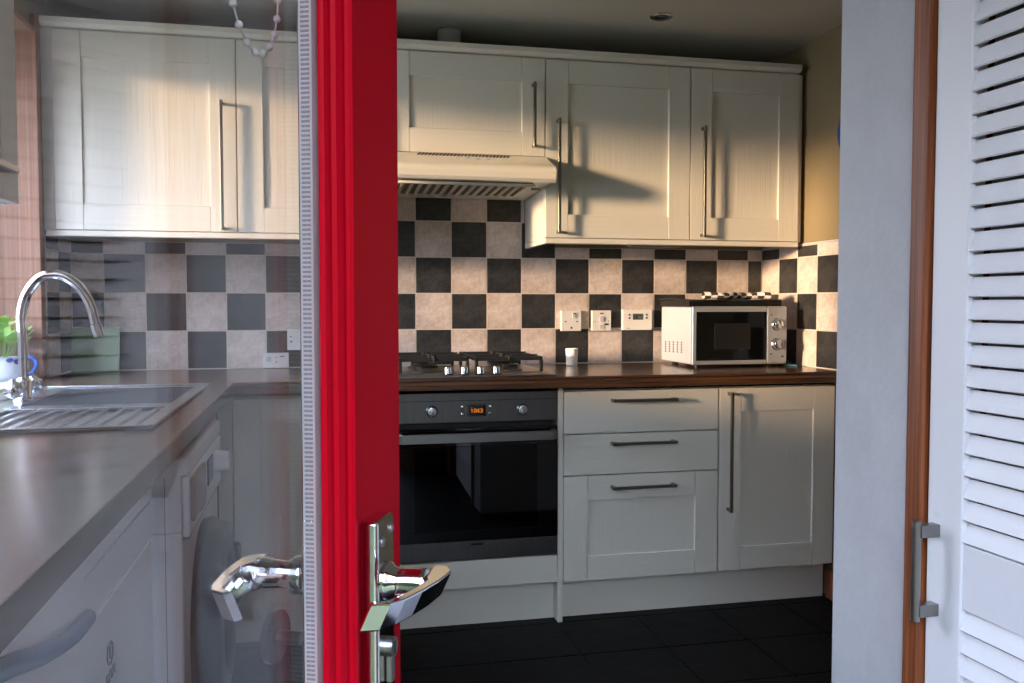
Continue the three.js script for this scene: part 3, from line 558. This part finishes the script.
// ---------------------------------------------------------------- appliances under the left worktop
{
  const t = thing('washing_machine', 'white washing machine with dark round door under the left worktop', 'washing machine', [-0.660, 0, 1.49]);
  const X = -0.56, hz = 0.297;
  mesh('body', [bx(X, -0.012, 0.012, 0.700, -hz, hz, 0.006), bx(-0.075, -0.012, 0.70, 0.842, -hz, hz, 0.004)], M.appliance, t);
  mesh('foot', [cyl(0.02, 0.02, 0.014, [-0.06, 0.007, -0.25]), cyl(0.02, 0.02, 0.014, [-0.06, 0.007, 0.25])], M.darkPlastic, t);
  mesh('top_lid', bx(-0.075, 0.002, 0.815, 0.855, -hz - 0.001, hz + 0.001, 0.008), M.appliance, t);
  const cp = mesh('control_panel', bx(-0.012, 0.003, 0.690, 0.8145, -hz, hz, 0.005), M.appliance, t);
  mesh('soap_drawer', [bx(0.002, 0.012, 0.720, 0.808, 0.09, hz - 0.012, 0.004)], std({ color: 0x9a8f8c, roughness: 0.35, metalness: 0.3 }), cp);
  mesh('display', bx(0.002, 0.006, 0.735, 0.795, -0.10, 0.0, 0.001), M.smoke, cp);
  mesh('dial', cyl(0.028, 0.024, 0.034, [0.020, 0.765, -0.17], 'x', 28), M.appliance, cp);
  mesh('badge', bx(0.002, 0.0045, 0.705, 0.712, 0.05, 0.13), M.darkPlastic, cp);
  mesh('panel_seam', [bx(-0.011, 0.0005, 0.6855, 0.6895, -hz, hz), bx(-0.0455, -0.044, 0.02, 0.814, hz - 0.001, hz + 0.0006)], M.greyPlastic, t);
  const d = mesh('door', lathe([[0.115, 0], [0.222, 0], [0.226, 0.020], [0.208, 0.052], [0.160, 0.064], [0.118, 0.036], [0.115, 0]], [-0.012, 0.430, -0.01], 'x', 44), M.smoke, t);
  mesh('porthole', lathe([[0.0001, 0.002], [0.117, 0.002], [0.119, 0.032], [0.09, 0.016], [0.0001, 0.006]], [-0.012, 0.430, -0.01], 'x', 36), M.blackGloss, d);
  mesh('grip', bx(0.030, 0.058, 0.40, 0.54, -0.232, -0.205, 0.008), M.darkPlastic, d);

  const t2 = thing('tumble_dryer', 'white front-loading appliance set back left of the washing machine', 'appliance', [-0.730, 0, 2.115]);
  const h2 = 0.315;
  mesh('body', bx(-0.55, -0.010, 0.012, 0.850, -h2, h2, 0.005), M.appliance, t2);
  mesh('control_strip', bx(-0.010, 0.004, 0.775, 0.848, -h2, h2, 0.005), M.appliance, t2);
  const dd = mesh('door', bx(-0.010, 0.002, 0.10, 0.770, -h2, h2, 0.004), M.appliance, t2);
  mesh('edge_strip', [bx(0.001, 0.005, 0.698, 0.704, -h2 + 0.02, h2 - 0.02, 0.001)], M.upvc, dd);
  const ring = new THREE.TorusGeometry(0.018, 0.0018, 6, 28).toNonIndexed(); ring.rotateY(Math.PI / 2).translate(0.0025, 0.612, 0.06);
  mesh('emblem', [ring, bx(0.001, 0.0038, 0.603, 0.621, 0.0585, 0.0615)], M.darkPlastic, dd);
  const marks = []; for (let k = 0; k < 6; k++) { marks.push(bx(0.001, 0.0034, 0.568, 0.584, 0.030 + k * 0.011, 0.0325 + k * 0.011)); if (k % 2 === 0) marks.push(bx(0.001, 0.0034, 0.581, 0.584, 0.030 + k * 0.011, 0.038 + k * 0.011)); else marks.push(bx(0.001, 0.0034, 0.568, 0.571, 0.030 + k * 0.011, 0.038 + k * 0.011)); }
  mesh('lettering', marks, M.darkPlastic, dd);
  for (const z of [-0.26, 0.26]) mesh('foot', cyl(0.02, 0.02, 0.014, [-0.08, 0.007, z]), M.darkPlastic, t2);

  const t3 = thing('small_fridge', 'white under-counter fridge with a curved dark grip, nearest the camera', 'fridge', [-0.690, 0, 2.715]);
  mesh('body', bx(-0.55, -0.035, 0.012, 0.852, -0.25, 0.25, 0.006), M.appliance, t3);
  const fd = mesh('door', bx(-0.032, 0, 0.02, 0.850, -0.25, 0.25, 0.010), M.appliance, t3);
  mesh('grip', tube([[0.002, 0.770, -0.245], [0.006, 0.780, -0.15], [0.006, 0.800, -0.05], [0.006, 0.828, 0.05], [0.002, 0.838, 0.10]], 0.011, 30, 10), std({ color: 0x56708f, roughness: 0.4 }), fd);
  for (const z of [-0.2, 0.2]) mesh('foot', cyl(0.02, 0.02, 0.014, [-0.1, 0.007, z]), M.darkPlastic, t3);
}
// ---------------------------------------------------------------- the red glazed door
const DT = 0.040, DW = 0.82, DA = THREE.MathUtils.degToRad(65.35);
const dDir = new THREE.Vector3(Math.cos(DA), 0, -Math.sin(DA));
const hinge = new THREE.Vector3(-0.327, 0.012, 2.829).addScaledVector(dDir, -DW);
{
  const t = thing('glazed_door', 'red painted glazed back door standing open into the kitchen', 'door', hinge.toArray(), DA);
  const H = 2.0, S = 0.114, G = 0.144, yb = 0.26, yt = 1.86;            // stile width, distance of the glass from the edge
  mesh('stile', bx(DW - S, DW, 0, H, -DT, 0, 0.0025, true), M.red, t); mesh('stile', bx(0, S, 0, H, -DT, 0, 0.0025, true), M.red, t);
  mesh('rail', bx(S, DW - S, 0, yb, -DT, -0.0002, 0.002), M.red, t); mesh('rail', bx(S, DW - S, yt, H, -DT, -0.0002, 0.002), M.red, t);
  // moulded glazing beads: profile [distance from the stile towards the glass, height off the door face]
  const near = [[0, -0.014], [0, 0.003], [0.002, 0.0045], [0.006, 0.0045], [0.008, 0.002], [0.0085, -0.001], [0.013, -0.0015], [0.019, -0.004], [0.0205, -0.0075], [0.025, -0.008], [0.029, -0.0095], [0.030, -0.012], [0.030, -0.014]];
  const far = [[0, -0.0318], [0, -DT - 0.003], [0.004, -DT - 0.003], [0.007, -DT], [0.010, -0.036], [0.010, -0.0318]];
  for (const pr of [near, far]) {
    const up = (pts, len) => prism(pts.map(([a, n]) => [a, -n]), len).rotateX(-Math.PI / 2);       // a -> x, n -> z, length -> y
    mesh('glazing_bead', up(pr.map(([a, n]) => [DW - S - a, n]), yt - yb).translate(0, yb, 0), M.red, t);
    mesh('glazing_bead', up(pr.map(([a, n]) => [S + a, n]), yt - yb).translate(0, yb, 0), M.red, t);
    const along = (pts, len) => prism(pts.map(([a, n]) => [-n, a]), len).rotateY(Math.PI / 2);     // a -> y, n -> z, length -> x
    mesh('glazing_bead', along(pr.map(([a, n]) => [yb + a, n]).map(([a, n]) => [a, n]), DW - 2 * S - 0.06).translate(S + 0.03, 0, 0), M.red, t);
    mesh('glazing_bead', along(pr.map(([a, n]) => [yt - a, n]), DW - 2 * S - 0.06).translate(S + 0.03, 0, 0), M.red, t);
  }
  const z1 = -0.0145, z0 = -0.0315;                                // outer faces of the two panes
  mesh('pane', bx(S + 0.012, DW - S - 0.012, yb + 0.012, yt - 0.012, z1 - 0.003, z1), M.glass, t);
  mesh('pane', bx(S + 0.012, DW - S - 0.012, yb + 0.012, yt - 0.012, z0, z0 + 0.003), M.glass, t);
  const sz0 = z0 + 0.0032, sz1 = z1 - 0.0032;
  const sp = mesh('spacer_bar', [bx(DW - G - 0.003, DW - S - 0.014, yb + 0.02, yt - 0.02, sz0, sz1), bx(S + 0.014, G + 0.001, yb + 0.02, yt - 0.02, sz0, sz1), bx(G, DW - G, yb + 0.02, yb + 0.032, sz0, sz1), bx(G, DW - G, yt - 0.032, yt - 0.02, sz0, sz1)], M.spacer, t);
  const holes = []; for (let y = yb + 0.035; y < yt - 0.035; y += 0.0036) for (const z of [sz0 + 0.0035, sz1 - 0.0035]) holes.push(bx(DW - G - 0.0034, DW - G - 0.0026, y, y + 0.0018, z - 0.0016, z + 0.0016));
  mesh('perforations', holes, M.spacerHole, sp).userData.kind = 'stuff';
  // handles on both faces: long backplate, lever, cylinder
  const ay = 0.919, ax = DW - 0.084;
  for (const s of [1, -1]) {
    const face = s > 0 ? 0 : -DT - 0.006, n = (v) => face + s * v, zz = (a, b) => [Math.min(n(a), n(b)), Math.max(n(a), n(b))];
    const pl = mesh('backplate', bx(ax - 0.021, ax + 0.021, ay - 0.175, ay + 0.055, ...zz(s > 0 ? 0.0002 : -0.0058, s > 0 ? 0.017 : 0.004), 0.004), M.chrome, t);
    for (const [dx, y] of [[0.010, ay + 0.043], [-0.010, ay + 0.036], [0, ay - 0.16]]) mesh('screw', lathe([[0.0001, 0], [0.0045, 0], [0.0035, 0.002], [0.0001, 0.0028]], [0, 0, 0], 'z', 12).rotateY(s > 0 ? 0 : Math.PI).translate(ax + dx, y, n(s > 0 ? 0.0168 : 0.0038)), M.steel, pl);
    const nk = lathe([[0.0001, s > 0 ? 0 : -0.0135], [0.0165, s > 0 ? 0 : -0.0135], [0.0165, 0], [0.0165, 0.004], [0.0125, 0.008], [0.0118, 0.016], [0.0135, 0.032], [0.0135, 0.038], [0.0001, 0.041]], [0, 0, 0], 'z').rotateY(s > 0 ? 0 : Math.PI).translate(ax, ay, n(0.017));
    const lv = mesh('lever', nk, M.chrome, t);
    const prof = [[0.016, 0.050], [0.016, 0.060], [0.004, 0.0665], [-0.025, 0.064], [-0.055, 0.0585], [-0.080, 0.052], [-0.094, 0.045], [-0.099, 0.034], [-0.094, 0.032], [-0.089, 0.041], [-0.078, 0.0465], [-0.052, 0.0528], [-0.024, 0.0568], [-0.008, 0.0520]];
    const gp = prism(prof.map(([a, b]) => [ax + (a < 0 ? 0.87 * a : a), -n(b)]), 0.019, 0.0016).rotateX(-Math.PI / 2).translate(0, ay - 0.0095, 0);
    { const p = gp.attributes.position; for (let i = 0; i < p.count; i++) p.setZ(i, p.getZ(i) + s * 0.45 * (p.getY(i) - ay)); gp.computeVertexNormals(); }
    mesh('grip', gp, M.chrome, lv);
    if (s > 0) {
      const cy = mesh('lock_cylinder', [cyl(0.0085, 0.0085, 0.008, [ax, ay - 0.056, n(0.020)], 'z', 20), bx(ax - 0.005, ax + 0.005, ay - 0.086, ay - 0.056, ...zz(0.017, 0.023), 0.002)], M.steel, t);
      mesh('keyhole', bx(ax - 0.001, ax + 0.001, ay - 0.062, ay - 0.051, n(0.0238), n(0.0243)), M.black, cy);
    } else {
      mesh('thumb_turn', [cyl(0.006, 0.006, 0.022, [ax, ay - 0.056, n(0.027)], 'z', 16), cyl(0.023, 0.023, 0.006, [ax, ay - 0.056, n(0.040)], 'z', 32)], std({ color: 0x4a3e3c, roughness: 0.35, metalness: 0.6 }), t);
    }
  }
  for (const y of [0.22, 1.0, 1.75]) mesh('hinge', cyl(0.007, 0.007, 0.09, [-0.004, y, -DT - 0.004], 'y', 14), M.steel, t);
  // roller blind on the kitchen face of the door, above the picture; its ball chain hangs into view
  const bl = thing('roller_blind', 'slim white roller blind at the head of the red door', 'blind', hinge.toArray(), DA);
  mesh('cassette', bx(0.10, DW - 0.045, 1.895, 1.955, -DT - 0.070, -DT - 0.0005, 0.010), M.whitePlastic, bl);
  mesh('end_bracket', bx(DW - 0.045, DW - 0.041, 1.890, 1.960, -DT - 0.072, -DT - 0.0005, 0.001), M.whitePlastic, bl);
  const ch = thing('blind_chain', 'white beaded blind chain looped at the top of the door glass', 'chain', hinge.toArray(), DA);
  const n0 = -0.080, c0 = DW - 0.068, c1 = DW - 0.168, cm = (c0 + c1) / 2, r = (c0 - c1) / 2, yb2 = 1.363 - 0.006;
  const path = []; path.push([c0, 1.90, n0 + 0.004]); for (let k = 1; k < 5; k++) path.push([c0 - k * 0.001, 1.90 - k * (1.90 - yb2 - r * 1.25) / 5, n0 + 0.004]);
  for (let k = 0; k <= 10; k++) { const a = k / 10 * Math.PI; path.push([cm + Math.cos(a) * r * 0.98, yb2 + r * 1.25 - Math.sin(a) * r * 1.25, n0 - 0.004 * Math.cos(a)]); }
  for (let k = 4; k >= 0; k--) path.push([c1, 1.90 - k * (1.90 - yb2 - r * 1.25) / 5, n0 - 0.004]);
  const cvx = new THREE.CatmullRomCurve3(path.map((p) => new THREE.Vector3(...p)));
  mesh('cord', new THREE.TubeGeometry(cvx, 160, 0.0009, 6).toNonIndexed(), M.upvc, ch);
  const L = cvx.getLength(), nb = Math.round(L / 0.0165), bead = new THREE.SphereGeometry(0.0033, 10, 8).toNonIndexed();
  for (let k = 0; k < nb; k++) { const p = cvx.getPointAt((k + 0.5) / nb), b = mesh('bead', bead, M.upvc, ch); b.position.copy(p); }
}
// ---------------------------------------------------------------- white louvred door
{
  const LA = THREE.MathUtils.degToRad(2.2), H = 2.03, W = 0.80, SW = 0.068;
  // local x runs towards the camera along the door, local z out of the cupboard (towards -x of the room)
  const t = thing('louvre_door', 'white louvred cupboard door at the right edge of the photo', 'door', [0.4712, 0.012, 2.5345], 0);
  t.rotation.y = -Math.PI / 2 + LA;
  const T = 0.028;
  mesh('stile', bx(0, SW, 0, H, -T, 0, 0.003), M.louvre, t); mesh('stile', bx(W - SW, W, 0, H, -T, 0, 0.003), M.louvre, t);
  const m0 = 0.724, m1 = 0.817;
  for (const [a, b] of [[0, 0.18], [m0, m1], [H - 0.09, H]]) mesh('rail', bx(SW, W - SW, a, b, -T, -0.003, 0.002), M.louvre, t);
  const g = prism([[-0.0137, -0.0024], [0.0137, -0.0024], [0.0145, 0], [0.0137, 0.0024], [-0.0137, 0.0024], [-0.0145, 0]].map(([a, b]) => [a, b]), W - 2 * SW);   // slat section in x-y, length along z
  g.rotateZ(THREE.MathUtils.degToRad(70)).rotateY(Math.PI / 2);         // lower edge to the front
  const place = (y0, y1) => { const n = Math.round((y1 - y0) / 0.0312), p = (y1 - y0) / n; for (let k = 0; k < n; k++) { const s = mesh('slat', g, M.louvre, t); s.position.set(SW, y0 + (k + 0.5) * p, -0.0085); } };
  place(0.18, m0); place(m1, H - 0.09);
  const h = mesh('handle', [cyl(0.0065, 0.0065, 0.146, [0.020, 0.768, 0.034], 'y', 20)], M.steel, t);
  for (const y of [0.768 - 0.058, 0.768 + 0.058]) mesh('post', bx(0.012, 0.028, y - 0.009, y + 0.009, 0, 0.032, 0.001), M.steel, h);
  mesh('screw_cap', cyl(0.0055, 0.0055, 0.001, [0.02, 0.848, 0.0006], 'z', 16), M.louvre, t);
}
renderer.render(scene, camera);
